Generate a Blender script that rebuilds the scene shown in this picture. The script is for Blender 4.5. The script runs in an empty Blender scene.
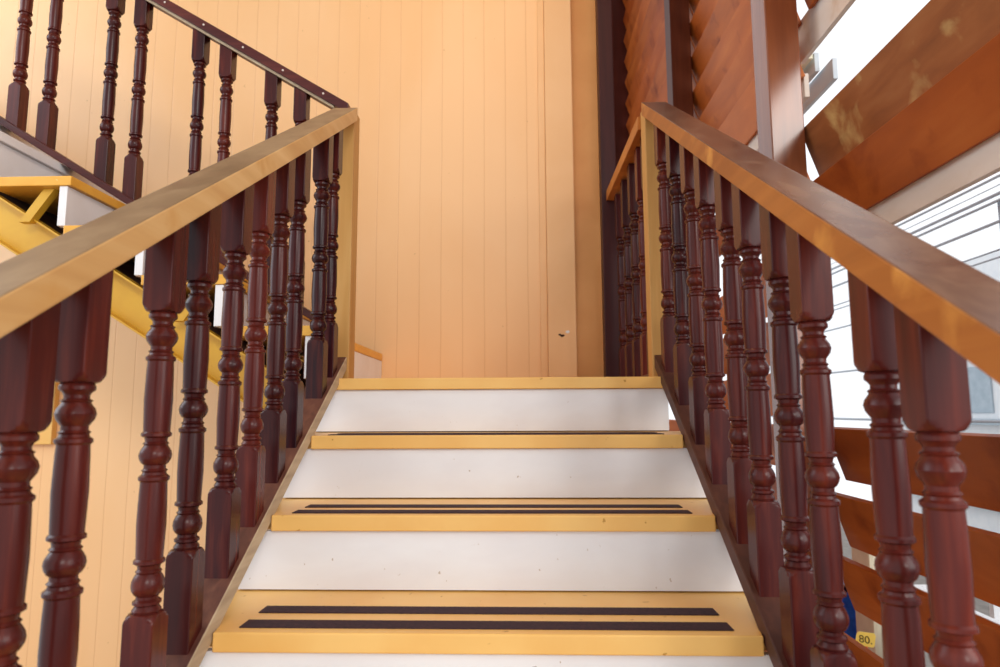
import bpy, bmesh, math, random
from mathutils import Vector, Matrix
random.seed(7)
scene = bpy.context.scene
C = scene.collection
PI = math.pi
G, RS = 0.2778, 0.1753            # going and rise of the lower flight
SL = RS / G                       # slope of the flight

# ---------------------------------------------------------------- materials
def lin(c):
    return tuple(((v/255)/12.92 if v/255 <= .04045 else ((v/255+.055)/1.055)**2.4) for v in c) + (1,)

def new_mat(name, rough=.5, spec=.3, coat=0):
    m = bpy.data.materials.new(name); m.use_nodes = True
    nt = m.node_tree; b = nt.nodes['Principled BSDF']
    b.inputs['Roughness'].default_value = rough
    b.inputs['Specular IOR Level'].default_value = spec
    b.inputs['Coat Weight'].default_value = coat
    b.inputs['Coat Roughness'].default_value = .15
    return m, nt, b

def ramp(nt, stops, fac):
    r = nt.nodes.new('ShaderNodeValToRGB'); e = r.color_ramp.elements
    e[0].position, e[0].color = stops[0]; e[1].position, e[1].color = stops[-1]
    for p, c in stops[1:-1]:
        x = e.new(p); x.color = c
    nt.links.new(fac, r.inputs[0]); return r.outputs[0]

def tex_noise(nt, scale, vec_scale=(1, 1, 1), detail=4, dist=0, rot=(0, 0, 0), per_object=False):
    tc = nt.nodes.new('ShaderNodeTexCoord'); mp = nt.nodes.new('ShaderNodeMapping')
    mp.inputs['Scale'].default_value = vec_scale
    mp.inputs['Rotation'].default_value = rot
    nt.links.new(tc.outputs['Object'], mp.inputs[0])
    vec = mp.outputs[0]
    if per_object:
        oi = nt.nodes.new('ShaderNodeObjectInfo'); vm = nt.nodes.new('ShaderNodeVectorMath'); vm.operation = 'SCALE'
        cb = nt.nodes.new('ShaderNodeCombineXYZ')
        for k in range(3): nt.links.new(oi.outputs['Random'], cb.inputs[k])
        nt.links.new(cb.outputs[0], vm.inputs[0]); vm.inputs['Scale'].default_value = 37
        ad = nt.nodes.new('ShaderNodeVectorMath'); ad.operation = 'ADD'
        nt.links.new(vec, ad.inputs[0]); nt.links.new(vm.outputs[0], ad.inputs[1]); vec = ad.outputs[0]
    n = nt.nodes.new('ShaderNodeTexNoise'); n.inputs['Scale'].default_value = scale
    n.inputs['Detail'].default_value = detail; n.inputs['Distortion'].default_value = dist
    nt.links.new(vec, n.inputs['Vector']); return n.outputs[0]

def bump(nt, b, h, strength=.1, dist=.002):
    bp = nt.nodes.new('ShaderNodeBump'); bp.inputs['Strength'].default_value = strength
    bp.inputs['Distance'].default_value = dist
    nt.links.new(h, bp.inputs['Height']); nt.links.new(bp.outputs[0], b.inputs['Normal'])

def mix(nt, a, b_, fac, mode='MIX'):
    m = nt.nodes.new('ShaderNodeMix'); m.data_type = 'RGBA'; m.blend_type = mode
    for sock, v in ((m.inputs['Factor'], fac), (m.inputs['A'], a), (m.inputs['B'], b_)):
        if hasattr(v, 'links'): nt.links.new(v, sock)
        else: sock.default_value = v
    return m.outputs['Result']

def wood(name, cols, grain=(1, 1, .08), scale=60, rough=.35, spec=.28, coat=0, vary=.25, blotch=None):
    m, nt, b = new_mat(name, rough, spec, coat)
    n = tex_noise(nt, scale, grain, 6, .4, per_object=True)
    n2 = tex_noise(nt, scale/12, grain, 3, .6, per_object=True)
    c = ramp(nt, [(.3, lin(cols[0])), (.52, lin(cols[1])), (.75, lin(cols[2]))], n)
    c2 = ramp(nt, [(.35, lin(cols[0])), (.7, lin(cols[2]))], n2)
    col = mix(nt, c, c2, .5)
    if blotch:
        n3 = tex_noise(nt, blotch[1], (1, 1, 1), 5, .3, per_object=True)
        f = ramp(nt, [(.56, (0, 0, 0, 1)), (.72, (1, 1, 1, 1))], n3)
        col = mix(nt, col, lin(blotch[0]), f)
    oi = nt.nodes.new('ShaderNodeObjectInfo'); mr = nt.nodes.new('ShaderNodeMapRange')
    mr.inputs['To Min'].default_value = 1-vary; mr.inputs['To Max'].default_value = 1+vary
    nt.links.new(oi.outputs['Random'], mr.inputs[0])
    hs = nt.nodes.new('ShaderNodeHueSaturation'); nt.links.new(mr.outputs[0], hs.inputs['Value'])
    nt.links.new(col, hs.inputs['Color'])
    nt.links.new(hs.outputs[0], b.inputs['Base Color'])
    bump(nt, b, n, .12, .001)
    return m

def paint(name, col, col2=None, rough=.45, speck=None, scale=6, vec=(1, 1, 1), spec=.4):
    m, nt, b = new_mat(name, rough, spec)
    n = tex_noise(nt, scale, vec, 5, .3)
    out = ramp(nt, [(.35, lin(col2 or col)), (.62, lin(col))], n)
    if speck:
        n3 = tex_noise(nt, speck[1], (1, 1, 1), 3, .2)
        f = ramp(nt, [(speck[2], (0, 0, 0, 1)), (speck[2]+.02, (1, 1, 1, 1))], n3)
        out = mix(nt, out, lin(speck[0]), f)
    nt.links.new(out, b.inputs['Base Color'])
    bump(nt, b, n, .08, .002)
    return m

M = {}
M['mahogany'] = wood('mahogany', ((34, 9, 15), (64, 18, 19), (108, 42, 28)), rough=.27, spec=.24, vary=.22)
M['mahogany_rail'] = wood('mahogany_rail', ((48, 15, 18), (74, 26, 24), (100, 44, 34)), grain=(.08, 1, 1), rough=.35)
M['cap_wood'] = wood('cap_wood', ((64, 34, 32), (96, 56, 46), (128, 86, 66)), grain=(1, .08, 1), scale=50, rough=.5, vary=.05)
M['cap_wood_shaded'] = wood('cap_wood_shaded', ((44, 22, 22), (70, 38, 32), (98, 60, 46)), grain=(1, .08, 1), scale=50, rough=.5, vary=.05)  # darker copy of cap_wood; shade on the right side put into its colour
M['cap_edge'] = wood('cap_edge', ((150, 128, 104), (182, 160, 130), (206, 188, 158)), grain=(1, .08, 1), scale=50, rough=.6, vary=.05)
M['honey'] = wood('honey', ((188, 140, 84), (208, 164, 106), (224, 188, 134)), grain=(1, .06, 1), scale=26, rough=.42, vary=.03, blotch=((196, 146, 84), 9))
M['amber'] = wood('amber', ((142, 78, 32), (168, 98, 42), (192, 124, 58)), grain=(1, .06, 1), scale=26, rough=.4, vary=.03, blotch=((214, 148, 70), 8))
M['post_wood'] = wood('post_wood', ((168, 118, 56), (192, 142, 76), (212, 168, 104)), scale=22, rough=.5, vary=.03)
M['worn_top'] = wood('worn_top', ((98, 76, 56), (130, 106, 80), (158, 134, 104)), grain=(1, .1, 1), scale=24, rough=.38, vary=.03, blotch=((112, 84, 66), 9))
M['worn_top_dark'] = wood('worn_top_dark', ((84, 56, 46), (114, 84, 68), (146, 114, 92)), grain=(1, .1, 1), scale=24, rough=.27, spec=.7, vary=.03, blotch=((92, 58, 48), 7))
M['screen_board'] = wood('screen_board', ((136, 62, 22), (172, 86, 32), (204, 118, 54)), grain=(1, .22, 1), scale=9, rough=.5, spec=.2, vary=.16, blotch=((126, 54, 20), 5))
M['weathered_board'] = wood('weathered_board', ((128, 74, 40), (160, 96, 52), (180, 120, 72)), grain=(1, .3, 1), scale=16, rough=.55, vary=.06, blotch=((200, 168, 108), 6))
M['pale_board'] = wood('pale_board', ((214, 196, 180), (228, 214, 202), (240, 232, 224)), grain=(1, .3, 1), scale=12, rough=.6, vary=.06, blotch=((196, 164, 132), 5))
M['screen_post'] = wood('screen_post', ((92, 44, 26), (124, 66, 38), (150, 88, 52)), scale=24, rough=.25, spec=.6, coat=.1, vary=.05)
M['dark_post'] = wood('dark_post', ((48, 18, 20), (66, 26, 26), (84, 36, 30)), scale=24, rough=.4, coat=0, vary=.05)
M['far_post'] = wood('far_post', ((72, 32, 20), (96, 46, 26), (120, 62, 34)), scale=24, rough=.45, spec=.2, vary=.05)
M['outer_grey'] = paint('outer_grey', (206, 214, 220), (190, 200, 208), .6)
M['under_wood'] = wood('under_wood', ((56, 34, 32), (88, 58, 50), (120, 88, 74)), grain=(.15, 1, 1), scale=26, rough=.8, vary=.05)
M['yellow_paint'] = paint('yellow_paint', (240, 192, 112), (234, 180, 98), .38, ((196, 140, 60), 40, .7), 5)
M['nosing_paint'] = paint('nosing_paint', (230, 172, 66), (222, 160, 54), .4, ((240, 214, 150), 46, .71), 5, (1, 3, 3))
M['yellow_steel'] = paint('yellow_steel', (214, 166, 50), (196, 144, 38), .4, ((170, 122, 50), 50, .72), 4)
M['white_paint'] = paint('white_paint', (236, 236, 238), (228, 226, 228), .42, ((190, 178, 166), 60, .73), 3, (1, 1, 2.5))
M['white_smooth'] = paint('white_smooth', (234, 232, 232), (226, 222, 220), .5)
M['strip_black'] = paint('strip_black', (46, 26, 36), (62, 36, 44), .85, None, 120)
M['gap_dark'] = paint('gap_dark', (50, 26, 20), (70, 40, 26), .9, None, 40)
M['orange_wall_board'] = paint('orange_wall_board', (234, 188, 136), (230, 182, 128), .45, None, 3)
M['ochre_panel'] = paint('ochre_panel', (234, 184, 104), (228, 176, 94), .5)
M['recess_shade_orange'] = paint('recess_shade_orange', (230, 170, 104), (222, 160, 94), .5, None, 4)  # recessed wall strip, its corner shading put into the deeper colour
M['ceiling'] = paint('ceiling', (216, 190, 160), (208, 180, 150), .9)
M['floor'] = paint('floor', (168, 130, 96), (150, 114, 84), .6)
M['screw'] = paint('screw', (210, 200, 190), None, .35)
M['cable'] = paint('cable', (176, 186, 196), None, .6)
M['facade_white'] = paint('facade_white', (236, 238, 240), (228, 232, 236), .7)
M['facade_blue'] = paint('facade_blue', (176, 190, 200), (160, 176, 188), .6)
M['cloth_blue'] = paint('cloth_blue', (38, 92, 190), (28, 74, 168), .9, None, 20)
M['cloth_navy'] = paint('cloth_navy', (34, 28, 52), (24, 20, 40), .9, None, 20)
M['cloth_pale'] = paint('cloth_pale', (206, 214, 226), (170, 182, 200), .9, None, 14, (6, 6, 1))
M['cloth_tan'] = paint('cloth_tan', (196, 160, 138), (176, 136, 118), .9, None, 20)
M['tarp_blue'] = paint('tarp_blue', (110, 184, 236), (90, 164, 224), .4)
M['beige'] = paint('beige', (226, 220, 194), (214, 206, 180), .7)
M['tag_yellow'] = paint('tag_yellow', (250, 226, 110), None, .6)
M['tag_ink'] = paint('tag_ink', (70, 60, 30), None, .7)
M['clip_orange'] = paint('clip_orange', (238, 96, 44), None, .5)
M['street'] = paint('street', (150, 142, 134), (130, 122, 116), .85)

# plaster-coloured tongue-and-groove board wall
def board_wall():
    m, nt, b = new_mat('board_wall', .4, .45)
    tc = nt.nodes.new('ShaderNodeTexCoord'); sx = nt.nodes.new('ShaderNodeSeparateXYZ')
    nt.links.new(tc.outputs['Object'], sx.inputs[0])
    wob = tex_noise(nt, 3.0, (.3, 1, 1), 3)
    def math_(op, a, v):
        n = nt.nodes.new('ShaderNodeMath'); n.operation = op
        for s, x in zip(n.inputs, (a, v)):
            if x is None: continue
            if hasattr(x, 'links'): nt.links.new(x, s)
            else: s.default_value = x
        return n.outputs[0]
    xw = math_('ADD', sx.outputs[0], math_('MULTIPLY', wob, .006))
    fr = math_('FRACT', math_('DIVIDE', math_('ADD', xw, 10.03), .1085), None)
    d = math_('ABSOLUTE', math_('SUBTRACT', fr, .5), None)
    groove = ramp(nt, [(0.0, (1, 1, 1, 1)), (.011, (1, 1, 1, 1)), (.03, (0, 0, 0, 1))], d)
    n = tex_noise(nt, 1.6, (1, 1, .5), 4, .3)
    base = ramp(nt, [(.35, lin((236, 186, 130))), (.65, lin((240, 194, 142)))], n)
    n2 = tex_noise(nt, 30, (1, 1, 1), 3)
    f2 = ramp(nt, [(.74, (0, 0, 0, 1)), (.76, (.6, .6, .6, 1))], n2)
    base = mix(nt, base, lin((170, 120, 70)), f2)
    fac = math_('MULTIPLY', groove, .22)
    col = mix(nt, base, lin((190, 116, 58)), fac)
    nt.links.new(col, b.inputs['Base Color'])
    inv = math_('SUBTRACT', 1.0, groove)
    bump(nt, b, inv, .35, .003)
    return m
M['board_wall'] = board_wall()

# ---------------------------------------------------------------- mesh helpers
def obj(name, bm, m, parent=None, smooth=None):
    me = bpy.data.meshes.new(name)
    bmesh.ops.recalc_face_normals(bm, faces=bm.faces)
    bm.to_mesh(me); bm.free()
    for x in (m if isinstance(m, (list, tuple)) else [m]): me.materials.append(M[x])
    o = bpy.data.objects.new(name, me); C.objects.link(o)
    if parent: o.parent = parent
    if smooth is not None:
        for p in me.polygons: p.use_smooth = True
        me.set_sharp_from_angle(angle=math.radians(smooth))
    return o

def tag(o, label=None, cat=None, group=None, kind=None):
    for k, v in (('label', label), ('category', cat), ('group', group), ('kind', kind)):
        if v: o[k] = v
    return o

def thing(name, label, cat, loc=(0, 0, 0), group=None):
    o = bpy.data.objects.new(name, None); C.objects.link(o)
    o.location = loc; o.empty_display_size = .1
    return tag(o, label, cat, group)

def prism(bm, pts, vec):
    """closed polygon extruded along vec"""
    v = Vector(vec)
    a = [bm.verts.new(p) for p in pts]; b = [bm.verts.new(Vector(p)+v) for p in pts]
    n = len(pts); fs = [bm.faces.new(a), bm.faces.new(b[::-1])]
    for i in range(n): fs.append(bm.faces.new((a[i], b[i], b[(i+1) % n], a[(i+1) % n])))
    return fs

def box(bm, x0, x1, y0, y1, z0, z1):
    return prism(bm, [(x0, y0, z0), (x1, y0, z0), (x1, y1, z0), (x0, y1, z0)], (0, 0, z1-z0))

def bevel(bm, w=.003, seg=2):
    bmesh.ops.bevel(bm, geom=bm.edges[:], offset=w, segments=seg, affect='EDGES', profile=.6)

def bbox_obj(name, m, parent, x0, x1, y0, y1, z0, z1, w=.003):
    bm = bmesh.new(); box(bm, x0, x1, y0, y1, z0, z1)
    if w: bevel(bm, w)
    return obj(name, bm, m, parent)

def tube(bm, pts, r, n=10):
    rings = []
    for i, p in enumerate(pts):
        p = Vector(p); d = (Vector(pts[min(i+1, len(pts)-1)])-Vector(pts[max(i-1, 0)])).normalized()
        u = d.cross(Vector((0, 0, 1)) if abs(d.z) < .9 else Vector((1, 0, 0))).normalized(); w = d.cross(u)
        rings.append([bm.verts.new(p+u*r*math.cos(2*PI*k/n)+w*r*math.sin(2*PI*k/n)) for k in range(n)])
    for a, b in zip(rings, rings[1:]):
        for k in range(n): bm.faces.new((a[k], a[(k+1) % n], b[(k+1) % n], b[k]))
    bm.faces.new(rings[0][::-1]); bm.faces.new(rings[-1])

# ---------------------------------------------------------------- turned baluster
PROF = [(0, .0215), (.008, .0238), (.018, .0238), (.026, .019), (.033, .0168), (.042, .0168), (.048, .0212), (.054, .0188),
 (.061, .021), (.071, .0248), (.085, .0268), (.100, .0248), (.112, .0205), (.119, .0178), (.130, .0178), (.136, .0212),
 (.142, .0188), (.149, .0205), (.155, .0248), (.164, .0248), (.171, .0215), (.20, .0222), (.30, .0236), (.41, .0218),
 (.416, .0248), (.425, .0248), (.431, .019), (.443, .0178), (.450, .0212), (.456, .019), (.465, .0222), (.477, .0255),
 (.490, .0268), (.503, .0255), (.515, .022), (.522, .0178), (.533, .0178), (.540, .0212), (.546, .0188), (.554, .0205),
 (.561, .0252), (.571, .0252), (.578, .0218), (.65, .0232), (.72, .0238), (.828, .0218), (.834, .0252), (.843, .0252),
 (.850, .019), (.862, .0178), (.870, .0212), (.876, .019), (.885, .0225), (.900, .0258), (.915, .0268), (.930, .0255),
 (.942, .022), (.949, .0178), (.958, .0178), (.965, .0228), (.973, .0228), (.979, .0188), (.987, .0215), (.993, .0235), (1, .0225)]
H = .0256
ANG = [math.radians(45+90*k+d) for k in range(4) for d in (0, 2.5, 12, 23, 34, 45, 56, 67, 78, 87.5)]
NS = len(ANG)
def baluster_mesh(lj, uj, bottom, top, slx=0, sly=0):
    """lower junction lj, upper junction uj; bottom and top ends cut along the slope (slx, sly)"""
    bm = bmesh.new()
    ang = ANG
    def sq(a):
        r = H/max(abs(math.cos(a)), abs(math.sin(a)))
        return min(r, H*1.375)
    rings = []
    def ring(f, z):
        rings.append([bm.verts.new((f(a)*math.cos(a), f(a)*math.sin(a), z)) for a in ang])
    L = uj-lj
    def end(z): rings.append([bm.verts.new((sq(a)*math.cos(a), sq(a)*math.sin(a), z+slx*sq(a)*math.cos(a)+sly*sq(a)*math.sin(a))) for a in ang])
    SH = .015
    end(bottom)
    for t in (1, .8, .6, .4, .25, .12, 0):
        R = .0225+(H*1.375+.0004-.0225)*math.sqrt(t)
        ring(lambda a, R=R: min(sq(a), R), lj-SH*t)
    for u, r in PROF[::-1]:
        z = lj+L*(1-u)
        ring(lambda a, r=r: r*.97, z)
    for t in (0, .12, .25, .4, .6, .8, 1):
        R = .0225+(H*1.375+.0004-.0225)*math.sqrt(t)
        ring(lambda a, R=R: min(sq(a), R), uj+SH*t)
    end(top)
    for a, b in zip(rings, rings[1:]):
        for k in range(NS): bm.faces.new((a[k], a[(k+1) % NS], b[(k+1) % NS], b[k]))
    bm.faces.new(rings[0][::-1]); bm.faces.new(rings[-1])
    return bm

def crisp(o):
    zs = [v.co.z for v in o.data.vertices]
    for p in o.data.polygons:
        if max(o.data.vertices[i].co.z for i in p.vertices)-min(o.data.vertices[i].co.z for i in p.vertices) > .08: p.use_smooth = False
    return o

def copies(first, spots, parent):
    """first sits at spots[0]; the others are copies sharing its mesh"""
    crisp(first)
    first.location = spots[0]
    for s in spots[1:]:
        c = first.copy(); C.objects.link(c); c.parent = parent; c.location = s

# ---------------------------------------------------------------- lower flight
NST = 15
FL = -NST*RS                      # floor of the place
st = thing('staircase', 'lower stair flight with white risers, yellow treads and black anti-slip strips', 'staircase', (0, -2, FL))
def P(o): o.parent = st; o.location = (0, 2, -FL); return o
XL, XR = -.60, .60
for n in range(1, NST):
    y, z = -n*G, -n*RS
    bm = bmesh.new()
    e = .518; prism(bm, [(-e, y, z-.037), (e, y, z-.037), (e, y+.037, z-.037), (XR, y+.037, z-.037), (XR, y+G+.06, z-.037), (XL, y+G+.06, z-.037), (XL, y+.037, z-.037), (-e, y+.037, z-.037)], (0, 0, .037))
    bevel(bm, .004, 3)
    bm.normal_update()
    for f in bm.faces:
        if f.normal.y < -.7: f.material_index = 1
    t = obj('tread', bm, ['yellow_paint', 'nosing_paint']); P(t)
    if n <= 4:
        for a in (.027, .122):
            s = bbox_obj('anti_slip_strip', 'strip_black', None, -.478, .472, y+a, y+a+.046, z-.0005, z+.0022, 0); s.parent = t
for n in range(0, NST):
    y, z = -n*G, -n*RS
    P(bbox_obj('riser', 'white_paint', None, XL, XR if n else .545, y+.014, y+.032, z-RS+.0035, z-.038, .001))
    P(bbox_obj('joint_light_stop', 'gap_dark', None, XL, XR if n else .545, y+.0325, y+.05, z-RS+.001, z-RS+.04, 0))  # added dark strip, stops outside light leaking through the riser joint
for x in (-.40, .34):
    bm = bmesh.new(); b = -NST*G
    prism(bm, [(x, .03, SL*.03-.38), (x, .03, SL*.03-.235), (x, b+.25, SL*(b+.25)-.235), (x, b+.25, SL*(b+.25)-.38)], (.05, 0, 0))
    P(obj('stringer', bm, 'yellow_steel'))

# landing (setting)
ld = bmesh.new(); box(ld, XL, .56, 0, 1.068, -.037, 0); bevel(ld, .004, 3); ld.normal_update()
for f in ld.faces:
    if f.normal.y < -.7: f.material_index = 1
tag(obj('landing', ld, ['yellow_paint', 'nosing_paint']), kind='structure')
lb = bmesh.new(); box(lb, XL+.02, .54, .034, 1.066, -.17, -.038)
tag(obj('trim_1', lb, 'under_wood'), kind='structure')

# ---------------------------------------------------------------- sloped railings of the lower flight
Y0, Y1 = -1.60, .0
def sloped(bm, x0, x1, c0, c1, ya, yb):
    return prism(bm, [(x0, ya, SL*ya+c0), (x1, ya, SL*ya+c0), (x1, ya, SL*ya+c1), (x0, ya, SL*ya+c1)], (0, yb-ya, SL*(yb-ya)))

def flight_railing(side, label, ys, side_m, bx, lo, hi, name='stair_railing'):
    rt = thing(name, label, 'railing', (side*.57, 0, 0))
    def Q(o): o.parent = rt; o.location = (-side*.57, 0, 0); return o
    xi, xo = side*.503, side*.590
    bm = bmesh.new(); sloped(bm, min(xi, xo), max(xi, xo), .864, .914, Y0, .092); bevel(bm, .0035, 2); bm.normal_update()
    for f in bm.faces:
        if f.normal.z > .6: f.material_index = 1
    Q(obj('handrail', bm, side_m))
    bm = bmesh.new(); xi, xo = side*.52, side*.604
    sloped(bm, min(xi, xo), max(xi, xo), -.022, .022, Y0, .089); bevel(bm, .002, 1); bm.normal_update()
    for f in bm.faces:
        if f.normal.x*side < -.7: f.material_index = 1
    Q(obj('base_rail', bm, ['cap_wood', 'cap_edge'] if side < 0 else ['cap_wood_shaded', 'cap_wood_shaded']))
    # newel post at the landing edge, its inner face lapping past the base rail
    bm = bmesh.new(); a, b = side*.514, side*.580
    x0, x1 = min(a, b), max(a, b)
    prism(bm, [(x0, .0905, .0), (x1, .0905, .0), (x1, .0905, .966), (x0, .0905, .966)], (0, .078, 0)); bevel(bm, .003, 2)
    Q(obj('newel_post', bm, 'post_wood'))
    m = obj('baluster', baluster_mesh(lo, hi, .006, .890, 0, SL), 'mahogany', rt, 28)
    copies(m, [(side*(bx-.57), y, SL*y+({-1.025: -.022, -1.225: .009, -.462: .012}.get(y, 0))) for y in ys], rt)
    return rt
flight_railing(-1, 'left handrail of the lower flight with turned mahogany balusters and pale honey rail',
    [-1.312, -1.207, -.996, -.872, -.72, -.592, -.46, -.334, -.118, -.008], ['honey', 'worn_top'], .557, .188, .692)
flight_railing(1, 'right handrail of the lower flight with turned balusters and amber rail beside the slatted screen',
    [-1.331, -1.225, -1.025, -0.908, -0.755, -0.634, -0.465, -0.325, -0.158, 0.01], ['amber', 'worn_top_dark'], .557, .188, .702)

# level guard rail along the right edge of the landing
gr = thing('landing_railing', 'short level railing running from the right newel to the dark column on the landing', 'railing', (.53, 0, 0))
bm = bmesh.new(); prism(bm, [(-.027, .169, .905), (.045, .169, .905), (.045, .169, .955), (-.027, .169, .955)], (0, .879, .025)); bevel(bm, .003, 2)
obj('handrail', bm, 'amber', gr)
bbox_obj('base_rail', 'cap_wood', gr, -.005, .075, .169, 1.045, -.02, .022, .002)
m = obj('baluster', baluster_mesh(.180, .70, .02, .912), 'mahogany', gr, 28)
copies(m, [(.022, y, 0) for y in (.23, .36, .54, .73, .92)], gr)

# ---------------------------------------------------------------- upper flight, climbing to the left along the back wall
UG, US = .2800, .1753
U = US/UG
uf = thing('upper_staircase', 'upper stair flight climbing left with white risers, yellow nosings and yellow steel stringer', 'staircase', (-.8, .5, 0))
def R_(o): o.parent = uf; o.location = (.8, -.5, 0); return o
for k in range(1, 10):
    x, z = -.625-UG*(k-1) + (.018 if k == 1 else 0), US*k
    sb = .003 if k == 1 else .014
    bm = bmesh.new(); box(bm, x-UG-.014, x, .0, 1.066, z-.034, z); bevel(bm, .003, 2); bm.normal_update()
    for f in bm.faces:
        if f.normal.z < -.7: f.material_index = 1
    R_(obj('tread', bm, ['nosing_paint' if k < 5 else 'white_smooth', 'under_wood']))
    R_(bbox_obj('riser', 'white_smooth', None, x-sb-.028, x-sb, .006, 1.066, z-US+.001, z-.035, .001))
    R_(bbox_obj('riser_shade_back', 'under_wood', None, x-sb-.040, x-sb-.0285, .035, 1.066, z-US+.001, z-.035, 0))  # added dark back; the shade under the treads put into its colour
    # diagonal bracket from tread underside to the stringer
    bx = x-.09
    bm = bmesh.new()
    prism(bm, [(bx+.012, .03, z-.035), (bx-.026, .03, z-.035), (bx-.026-.080, .03, z-.152), (bx-.068, .03, z-.152)], (0, .03, 0))
    if k > 1: R_(obj('bracket', bm, 'yellow_steel'))
for y0 in (.045, .90):
    bm = bmesh.new()
    xa, xb = -.70, -3.15
    def chan(a0, a1, c0, c1):
        prism(bm, [(xa, a0, -U*xa+c0), (xa, a1, -U*xa+c0), (xa, a1, -U*xa+c1), (xa, a0, -U*xa+c1)], (xb-xa, 0, -U*(xb-xa)))
    chan(y0+.04, y0+.047, -.61, -.45); chan(y0, y0+.0395, -.457, -.450); chan(y0, y0+.0395, -.61, -.603)
    R_(obj('stringer', bm, 'yellow_steel'))

bm = bmesh.new(); slope_pts = [(-.70, .095, U*.70-.475), (-.70, .895, U*.70-.475), (-.70, .895, U*.70-.463), (-.70, .095, U*.70-.463)]
prism(bm, slope_pts, (-2.45, 0, U*2.45)); R_(obj('light_block_board', bm, 'under_wood'))  # added unseen sloped board, keeps light from below out of the flight
ur = thing('upper_railing', 'dark railing of the upper flight with turned balusters standing before the peach wall', 'railing', (-.8, .36, 0))
def S_(o): o.parent = ur; o.location = (.8, -.36, 0); return o
def slopex(bm, y0, y1, c0, c1, xa, xb, skew=0):
    return prism(bm, [(xa, y0, -U*xa+c0), (xa, y1, -U*xa+c0), (xa, y1, -U*xa+c1), (xa, y0, -U*xa+c1)], (xb-xa, 0, -U*(xb-xa)+skew))
bm = bmesh.new(); slopex(bm, .315, .40, .684, .726, -.60, -2.6, -.03); bevel(bm, .003, 2); S_(obj('handrail', bm, 'mahogany_rail'))
bm = bmesh.new(); slopex(bm, .325, .335, .673, .684, -.66, -2.6, -.03); S_(obj('cover_strip', bm, 'cap_edge'))
bm = bmesh.new(); slopex(bm, .315, .405, -.214, -.182, -.68, -2.6); bevel(bm, .002, 1); S_(obj('base_rail', bm, 'mahogany_rail'))
m = obj('baluster', baluster_mesh(-.008, .538, -.185, .69, -U, 0), 'mahogany', ur, 28)
copies(m, [(x+.8, 0, -U*x) for x in (-.80, -.92, -1.11, -1.225, -1.473, -1.594, -1.844, -1.973)], ur)
for i in range(7):                # screw heads on the side of the rail
    x = -.70-.165*i
    bm = bmesh.new(); tube(bm, [(x, .3145, -U*x+.704-.0025*i), (x, .312, -U*x+.704-.0025*i)], .004, 10); S_(obj('screw', bm, 'screw'))

# ---------------------------------------------------------------- setting
def struct(name, m, x0, x1, y0, y1, z0, z1, w=0):
    return tag(bbox_obj(name, m, None, x0, x1, y0, y1, z0, z1, w), kind='structure')
TOP = 4.8
struct('wall_back', 'board_wall', -4.2, .205, 1.07, 1.17, FL, TOP)
struct('trim_2', 'orange_wall_board', .205, .343, 1.045, 1.17, FL, TOP, .004)
struct('trim_3', 'recess_shade_orange', .343, .485, 1.13, 1.17, FL, TOP, .002)
struct('trim_4', 'dark_post', .480, .556, 1.05, 1.13, FL, TOP, .004)
struct('trim_5', 'orange_wall_board', .170, .2045, 1.060, 1.0695, 0.002, TOP, .003)
struct('wall_far', 'dark_post', .42, 1.19, 4.2, 4.28, FL, TOP)
struct('floor', 'floor', -4.6, 1.25, -5.2, 4.3, FL-.1, FL)
struct('ceiling', 'ceiling', -4.3, 1.14, -5.2, 4.3, TOP, TOP+.1)
struct('ground', 'street', 1.2501, 12, -9, 14, FL-.12, FL-.02)
pn = tag(bbox_obj('wall_panel', 'ochre_panel', None, -3.3, -2.215, 1.035, 1.07, -.257, .45, .004), 'plain ochre panel fixed to the peach wall low behind the leftmost balusters', 'panel')
# chips in the paint of the pilaster
for i, (x, z, r) in enumerate(((.262, .262, .006), (.273, .256, .008), (.279, .258, .006), (.30, .275, .009))):
    bm = bmesh.new(); bmesh.ops.create_icosphere(bm, subdivisions=2, radius=r)
    for v in bm.verts: v.co = Vector((v.co.x*1.2+x+random.uniform(-.001, .001), v.co.y*.2+1.0452, v.co.z*.8+z+random.uniform(-.001, .001)))
    tag(obj('trim_%d' % (6+i), bm, 'gap_dark' if i < 3 else 'white_smooth', None, 60), kind='structure')

# ---------------------------------------------------------------- slatted timber screen on the right
sc = thing('slatted_screen', 'tall timber screen of overlapping orange-brown boards on square posts right of the stairs', 'screen', (1.14, 0, FL))
def T_(o): o.parent = sc; o.location = (-1.14, 0, -FL); return o
ZC, A = -.1137, 1.07
def board(m_top, y0, y1, mat='screen_board', hh=.18, dx=.06, X=1.142, th=.02, dy0=0, dy1=0):
    zt = ZC+m_top*A
    bm = bmesh.new()
    n = Vector((hh, 0, dx)).normalized()*th          # thickness pointing outward
    pts = [Vector((X, y0, zt)), Vector((X+dx, y0, zt-hh)), Vector((X+dx, y0, zt-hh))+n, Vector((X, y0, zt))+n]
    prism(bm, pts, (0, y1-y0, 0)); bevel(bm, .0015, 1)
    return T_(obj('board', bm, mat))
tops = [.57+.21*k for k in range(19)]
low = [-.055, -.265, -.46, -.70, -.91, -1.12, -1.33, -1.54, -1.75, -1.96, -2.17]
for mt in tops:
    mt = round(mt, 3)
    if mt not in (.57, 1.2, 1.41): board(mt, -.9, .30, 'weathered_board' if abs(mt-.99) < .02 else 'screen_board')
    if mt not in (.78, 1.2): board(mt, .40, 1.80)
    board(mt, 1.82, 4.19)
for mt in low:
    board(mt, -.9, .25); board(mt, .40, 1.80); board(mt, 1.82, 4.19)
for mt in (.36, .15): board(mt, .40, 1.80)
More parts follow.
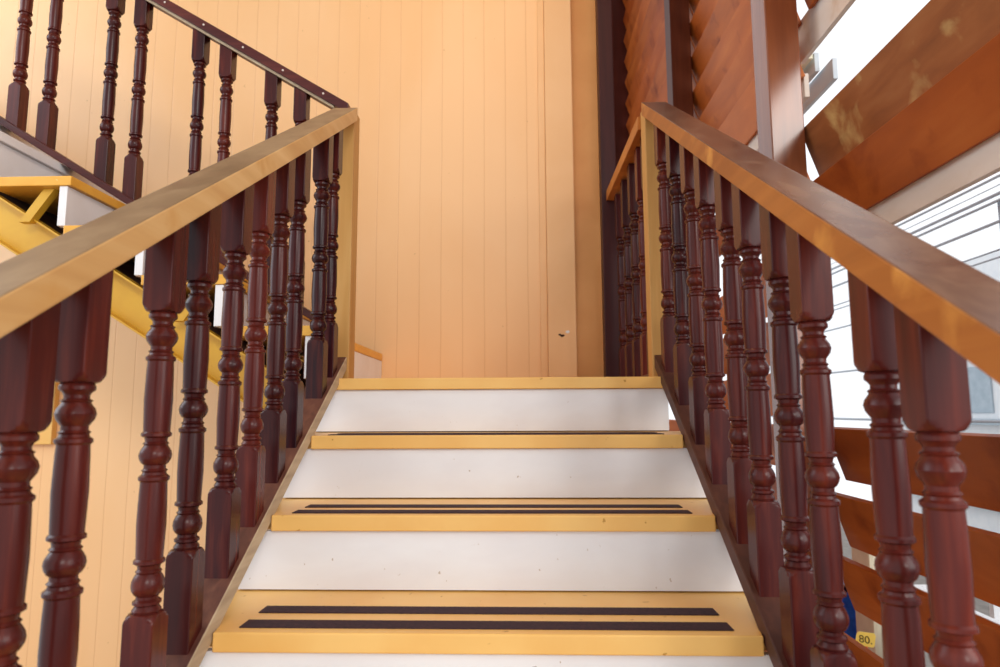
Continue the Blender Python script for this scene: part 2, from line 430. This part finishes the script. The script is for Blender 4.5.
for (zt, hh, y0, y1) in ((ZC+1.40*1.13, .17, -.9, .45), (ZC+.60*1.13, .10, -.9, .10), (ZC+1.20*1.13, .10, .42, 1.75)):
    bm = bmesh.new(); box(bm, 1.222, 1.242, y0, y1, zt-hh, zt); bevel(bm, .0015, 1); T_(obj('board', bm, 'pale_board'))
for X, m0, m1, y0, mat in ((1.30, 1.21, 1.247, .54, 'beige'), (1.34, 1.14, 1.207, .57, 'outer_grey'), (1.38, 1.05, 1.12, .50, 'outer_grey')):
    bm = bmesh.new(); a_ = X-.0725; box(bm, X, X+.02, y0, 1.75, ZC+m0*a_, ZC+m1*a_); bevel(bm, .0015, 1); T_(obj('board', bm, mat))
for y in (.25, 1.72, -1.08):
    T_(bbox_obj('post', 'screen_post' if y < 1 else 'far_post', None, 1.014, 1.137, y, y+.14, FL, TOP, .004))

# ---------------------------------------------------------------- outside, beyond the screen
ZG = FL-.02
for i, (m_, r) in enumerate(((.510, .016), (.486, .010), (.468, .004), (.450, .013), (.437, .011), (.392, .012), (.335, .007), (.318, .007), (.262, .009), (.12, .010), (-.02, .012))):
    z = ZC+m_*3.43
    bm = bmesh.new(); tube(bm, [(3.5, y, z+.0022*(y-3)**2-.012*i*(0 if i % 2 else .4)*(y-1)*.1) for y in [-4+.75*k for k in range(21)]], r, 8)
    lab = ['topmost thick grey cable strung outside the screen', 'second grey cable from the top outside the screen', 'thin grey wire just under the two top cables', 'upper cable of the close dark pair outside',
           'lower cable of the close dark pair outside', 'single dark cable below the close pair outside', 'upper of two faint wires above the right handrail', 'lower of two faint wires above the right handrail',
           'grey wire right above the right handrail', 'grey cable seen between the right balusters', 'lowest grey cable above the first low board'][i]
    tag(obj('cable', bm, 'cable', None, 60), lab, 'cable', 'cables strung over the street')
bm = bmesh.new()
prism(bm, [(3.53, 2.42, ZG), (3.73, 2.42, ZG), (3.73, 2.60, ZG), (3.53, 2.60, ZG)], (0, 0, 4.05)); bevel(bm, .01)
tag(obj('utility_pole', bm, 'facade_blue'), 'pale blue-grey square pole at the right edge carrying the cables', 'pole')
bd = thing('building', 'overexposed white building with pale ledges across the street', 'building', (8, 2, ZG))
bbox_obj('wall', 'facade_white', bd, 0, 3, -10, 10, 0, 5.2, .01)
for z in (.9, 2.3, 3.5): bbox_obj('ledge', 'facade_blue', bd, -.16, -.001, -10, 10, z, z+.10, .01)
for k in range(7):
    bbox_obj('window', 'facade_blue', bd, -.03, -.001, -9+2.7*k, -7.8+2.7*k, 2.5, 3.3, .01)

# market stall seen low between the boards
rk = thing('clothes_rack', 'low steel clothes rack standing outside behind the lowest boards', 'rack', (2.0, 1.87, ZG))
bm = bmesh.new(); tube(bm, [(0, -.05, 0), (0, -.05, 1.56), (0, .62, 1.56), (0, .62, 0)], .012); obj('frame', bm, 'screw', rk, 40)
for y in (-.05, .62):
    bm = bmesh.new(); tube(bm, [(-.2, y, .012), (.2, y, .012)], .012); obj('foot', bm, 'screw', rk, 40)
def garment(y, m, label, w=.22, h=.5, t=.03, z=1.5):
    bm = bmesh.new(); nx, nz = 14, 12; g = {}
    for s in (-1, 1):
        for i in range(nx+1):
            for j in range(nz+1):
                u = i/nx*2-1; v = j/nz
                wid = w*(.62+.38*min(1, v*5))*(1+.08*v)
                bulge = math.sqrt(max(0, 1-u*u))
                yy = s*t*(.25+.75*min(1, v*3))*bulge*(1+.35*math.sin(u*9+v*2+y*40))
                g[s, i, j] = (bm.verts.new((u*wid, yy, -.03-v*h-.03*abs(u)*(1-v)*2)) if not (abs(u) == 1 and s == 1) else g[-1, i, j])
    for s in (-1, 1):
        for i in range(nx):
            for j in range(nz):
                q = [g[s, i, j], g[s, i+1, j], g[s, i+1, j+1], g[s, i, j+1]]
                try: bm.faces.new(q)
                except ValueError: pass
    for j in (0, nz):
        for i in range(nx):
            q = []
            for v in (g[-1, i, j], g[-1, i+1, j], g[1, i+1, j], g[1, i, j]):
                if v not in q: q.append(v)
            if len(q) > 2:
                try: bm.faces.new(q)
                except ValueError: pass
    o = thing('hanging_garment', label, 'garment', (2.0, 1.87+y, ZG+1.53), 'garments hanging on the rack outside')
    obj('cloth', bm, m, o, 80)
    bm = bmesh.new(); tube(bm, [(0, 0, .045)] + [(0.016*math.sin(a), 0, .030+.016*math.cos(a)) for a in (0.3, .9, 1.5, 2.1, 2.7)] + [(0, 0, -.01), (0, 0, -.04)], .0025, 6)
    obj('hanger_hook', bm, 'screw', o)
for y, m_, l in ((.05, 'cloth_blue', 'bright blue garment hanging nearest the beige column outside'), (.14, 'cloth_navy', 'dark navy garment hanging between the nearest blue one and the tan one'),
                (.24, 'cloth_tan', 'tan garment hanging mid-rack outside'), (.34, 'cloth_pale', 'pale garment hanging on the rack right behind the tan one'),
                (.45, 'cloth_blue', 'bright blue garment hanging second farthest on the rack outside'), (.54, 'cloth_navy', 'dark navy garment hanging farthest on the rack outside')):
    garment(y, m_, l)
bm = bmesh.new()
NX = 10
for i in range(NX):
    y0 = 1.84+.8*i/NX; y1 = 1.84+.8*(i+1)/NX
    f = lambda y: ZG+1.60+.02*math.sin((y-1.5)*11)
    prism(bm, [(1.86, y0, f(y0)-.05), (2.0, y0, f(y0)), (2.16, y0, f(y0)-.05), (2.16, y0, f(y0)-.042), (2.0, y0, f(y0)+.008), (1.86, y0, f(y0)-.042)], (0, y1-y0, f(y1)-f(y0)))
bmesh.ops.remove_doubles(bm, verts=bm.verts[:], dist=1e-5)
tag(obj('plastic_cover', bm, 'tarp_blue'), 'light blue plastic sheet laid over the top of the clothes rack', 'sheet')
tag(bbox_obj('curtain_column', 'beige', None, 1.92, 2.12, 1.56, 1.76, ZG, ZG+1.9, .02), 'plain beige column standing outside next to the clothes rack', 'column')
# price sign
tb = thing('sale_table', 'low brown table standing outside below the price sign', 'table', (1.60, 1.15, ZG))
bbox_obj('tabletop', 'dark_post', tb, -.2, .2, -.35, .35, 1.10, 1.13, .005)
for sx in (-.17, .17):
    for sy in (-.31, .31): bbox_obj('leg', 'dark_post', tb, sx-.02, sx+.02, sy-.02, sy+.02, 0, 1.10, .003)
ps = thing('price_sign', 'small yellow price sign reading 80 on an orange clip', 'sign', (1.70, 1.20, ZG+1.13))
ps.rotation_euler = (0, 0, math.radians(-38))
bm = bmesh.new(); box(bm, -.012, .012, -.010, .010, 0, .012); box(bm, -.005, .005, -.004, .004, .011, .31); bevel(bm, .001, 1); obj('clip', bm, 'clip_orange', ps)
bm = bmesh.new()
prism(bm, [(-.042, -.0075, .30), (.028, -.0075, .30), (.036, -.0075, .308), (.044, -.0075, .356), (.037, -.0075, .366), (-.028, -.0075, .362), (-.038, -.0075, .350), (-.046, -.0075, .308)], (0, .003, 0))
cd = obj('card', bm, 'tag_yellow', ps)
cu = bpy.data.curves.new('numerals', 'FONT'); cu.body = '80.'; cu.size = .048; cu.align_x = 'CENTER'; cu.extrude = .0004
tmp = bpy.data.objects.new('numerals', cu); C.objects.link(tmp)
bpy.context.view_layer.update()
me = bpy.data.meshes.new_from_object(tmp.evaluated_get(bpy.context.evaluated_depsgraph_get()))
bpy.data.objects.remove(tmp)
me.materials.clear(); me.materials.append(M['tag_ink'])
nu = bpy.data.objects.new('numerals', me); C.objects.link(nu); nu.parent = cd
nu.rotation_euler = (PI/2, 0, 0); nu.location = (0, -.0080, .315)
# display cabinet
dc = thing('display_cabinet', 'white framed glass display cabinet standing outside at lower right', 'cabinet', (2.15, .85, ZG))
fr = bmesh.new()
for x in (-.2, .17):
    for y in (-.5, -.06, .37): box(fr, x, x+.03, y, y+.03, 0, 1.70)
for z in (.1, 1.42, 1.67):
    for y in (-.5, .37): box(fr, -.17, .17, y, y+.03, z, z+.03)
    for x in (-.2, .17):
        box(fr, x, x+.03, -.47, -.06, z, z+.03); box(fr, x, x+.03, -.03, .37, z, z+.03)
obj('frame', fr, 'facade_white', dc)
bbox_obj('shelf', 'facade_white', dc, -.165, .165, -.46, .36, 1.455, 1.465, .001)
bbox_obj('back_panel', 'cloth_navy', dc, .14, .165, -.46, .36, .14, 1.40, .002)
for i, (y, m_) in enumerate(((-.36, 'cloth_blue'), (-.22, 'tarp_blue'), (-.10, 'cloth_tan'), (.06, 'cloth_blue'), (.19, 'cloth_pale'), (.32, 'cloth_navy'))):
    bm = bmesh.new(); bmesh.ops.create_uvsphere(bm, u_segments=14, v_segments=8, radius=.06)
    for v in bm.verts: v.co = Vector((v.co.x*1.5, v.co.y*.95, (v.co.z*(.55+.1*(i % 3)))+.0)) + Vector((2.13, .85+y, ZG+1.466+.06*(.55+.1*(i % 3))))
    tag(obj('folded_bundle', bm, m_, None, 60), ['bright blue bundle nearest in the white cabinet', 'light blue bundle second from the near end of the cabinet', 'tan bundle in the white cabinet',
        'bright blue bundle between the tan and pale bundles', 'pale bundle in the white cabinet', 'dark navy bundle farthest in the white cabinet'][i], 'bundle', 'bundles on the cabinet shelf')

# ---------------------------------------------------------------- light
w = bpy.data.worlds.new('World'); scene.world = w; w.use_nodes = True
bg = w.node_tree.nodes['Background']; bg.inputs[0].default_value = (.93, .96, 1.0, 1); bg.inputs[1].default_value = .8
def sun(d, e, col, ang):
    l = bpy.data.lights.new('daylight', 'SUN'); l.energy = e; l.color = col; l.angle = math.radians(ang)
    o = bpy.data.objects.new('daylight', l); C.objects.link(o)
    o.rotation_euler = Vector(d).to_track_quat('-Z', 'Y').to_euler()
def area_light(loc, aim, w, h, e, col):
    l = bpy.data.lights.new('opening_or_fill_light', 'AREA'); l.shape = 'RECTANGLE'; l.size = w; l.size_y = h; l.energy = e; l.color = col
    o = bpy.data.objects.new('opening_or_fill_light', l); C.objects.link(o); o.location = loc
    o.rotation_euler = (Vector(aim)-Vector(loc)).to_track_quat('-Z', 'Y').to_euler()
area_light((-4.1, -.6, 1.9), (-.8, 1.07, .8), 2.4, 2.6, 44, (.80, .90, 1))
area_light((.1, -.4, 2.85), (.3, .6, 0), .5, .5, 5, (1, .62, .30))  # added warm fill over the landing; no lamp fitting stands there
area_light((3.2, -2.9, .9), (-.6, .3, .1), 2.4, 2.2, 48, (1, .97, .94))
sun((-.35, .85, -.40), .5, (1, .96, .9), 15)
#struct('wall_rear', 'white_smooth', -.6, 1.25, -5.3, -5.2, FL, TOP)

# ---------------------------------------------------------------- camera
f, th, ya, ro, cx, cy, cz = 655.494, .120456, .0318366, -.00421247, .0724973, -2.1201926, -.1136785
Fv = Vector((-math.sin(ya)*math.cos(th), math.cos(ya)*math.cos(th), math.sin(th)))
Rv = Vector((math.cos(ya), math.sin(ya), 0)); Uv = Rv.cross(Fv)
R2 = Rv*math.cos(ro)+Uv*math.sin(ro); U2 = Uv*math.cos(ro)-Rv*math.sin(ro)
cam = bpy.data.cameras.new('camera'); co = bpy.data.objects.new('camera', cam); C.objects.link(co)
mt = Matrix((R2, U2, -Fv)).transposed().to_4x4(); mt.translation = (cx, cy, cz)
co.matrix_world = mt
cam.sensor_width = 36; cam.sensor_fit = 'HORIZONTAL'; cam.lens = 36*f/1000
cam.clip_start = .02; cam.clip_end = 200
cam.dof.use_dof = True; cam.dof.focus_distance = 1.9; cam.dof.aperture_fstop = 4.5
scene.camera = co
vs = scene.view_settings
vs.view_transform = 'Standard'; vs.look = 'None'; vs.gamma = 1; vs.use_curve_mapping = False
vs.exposure = .58
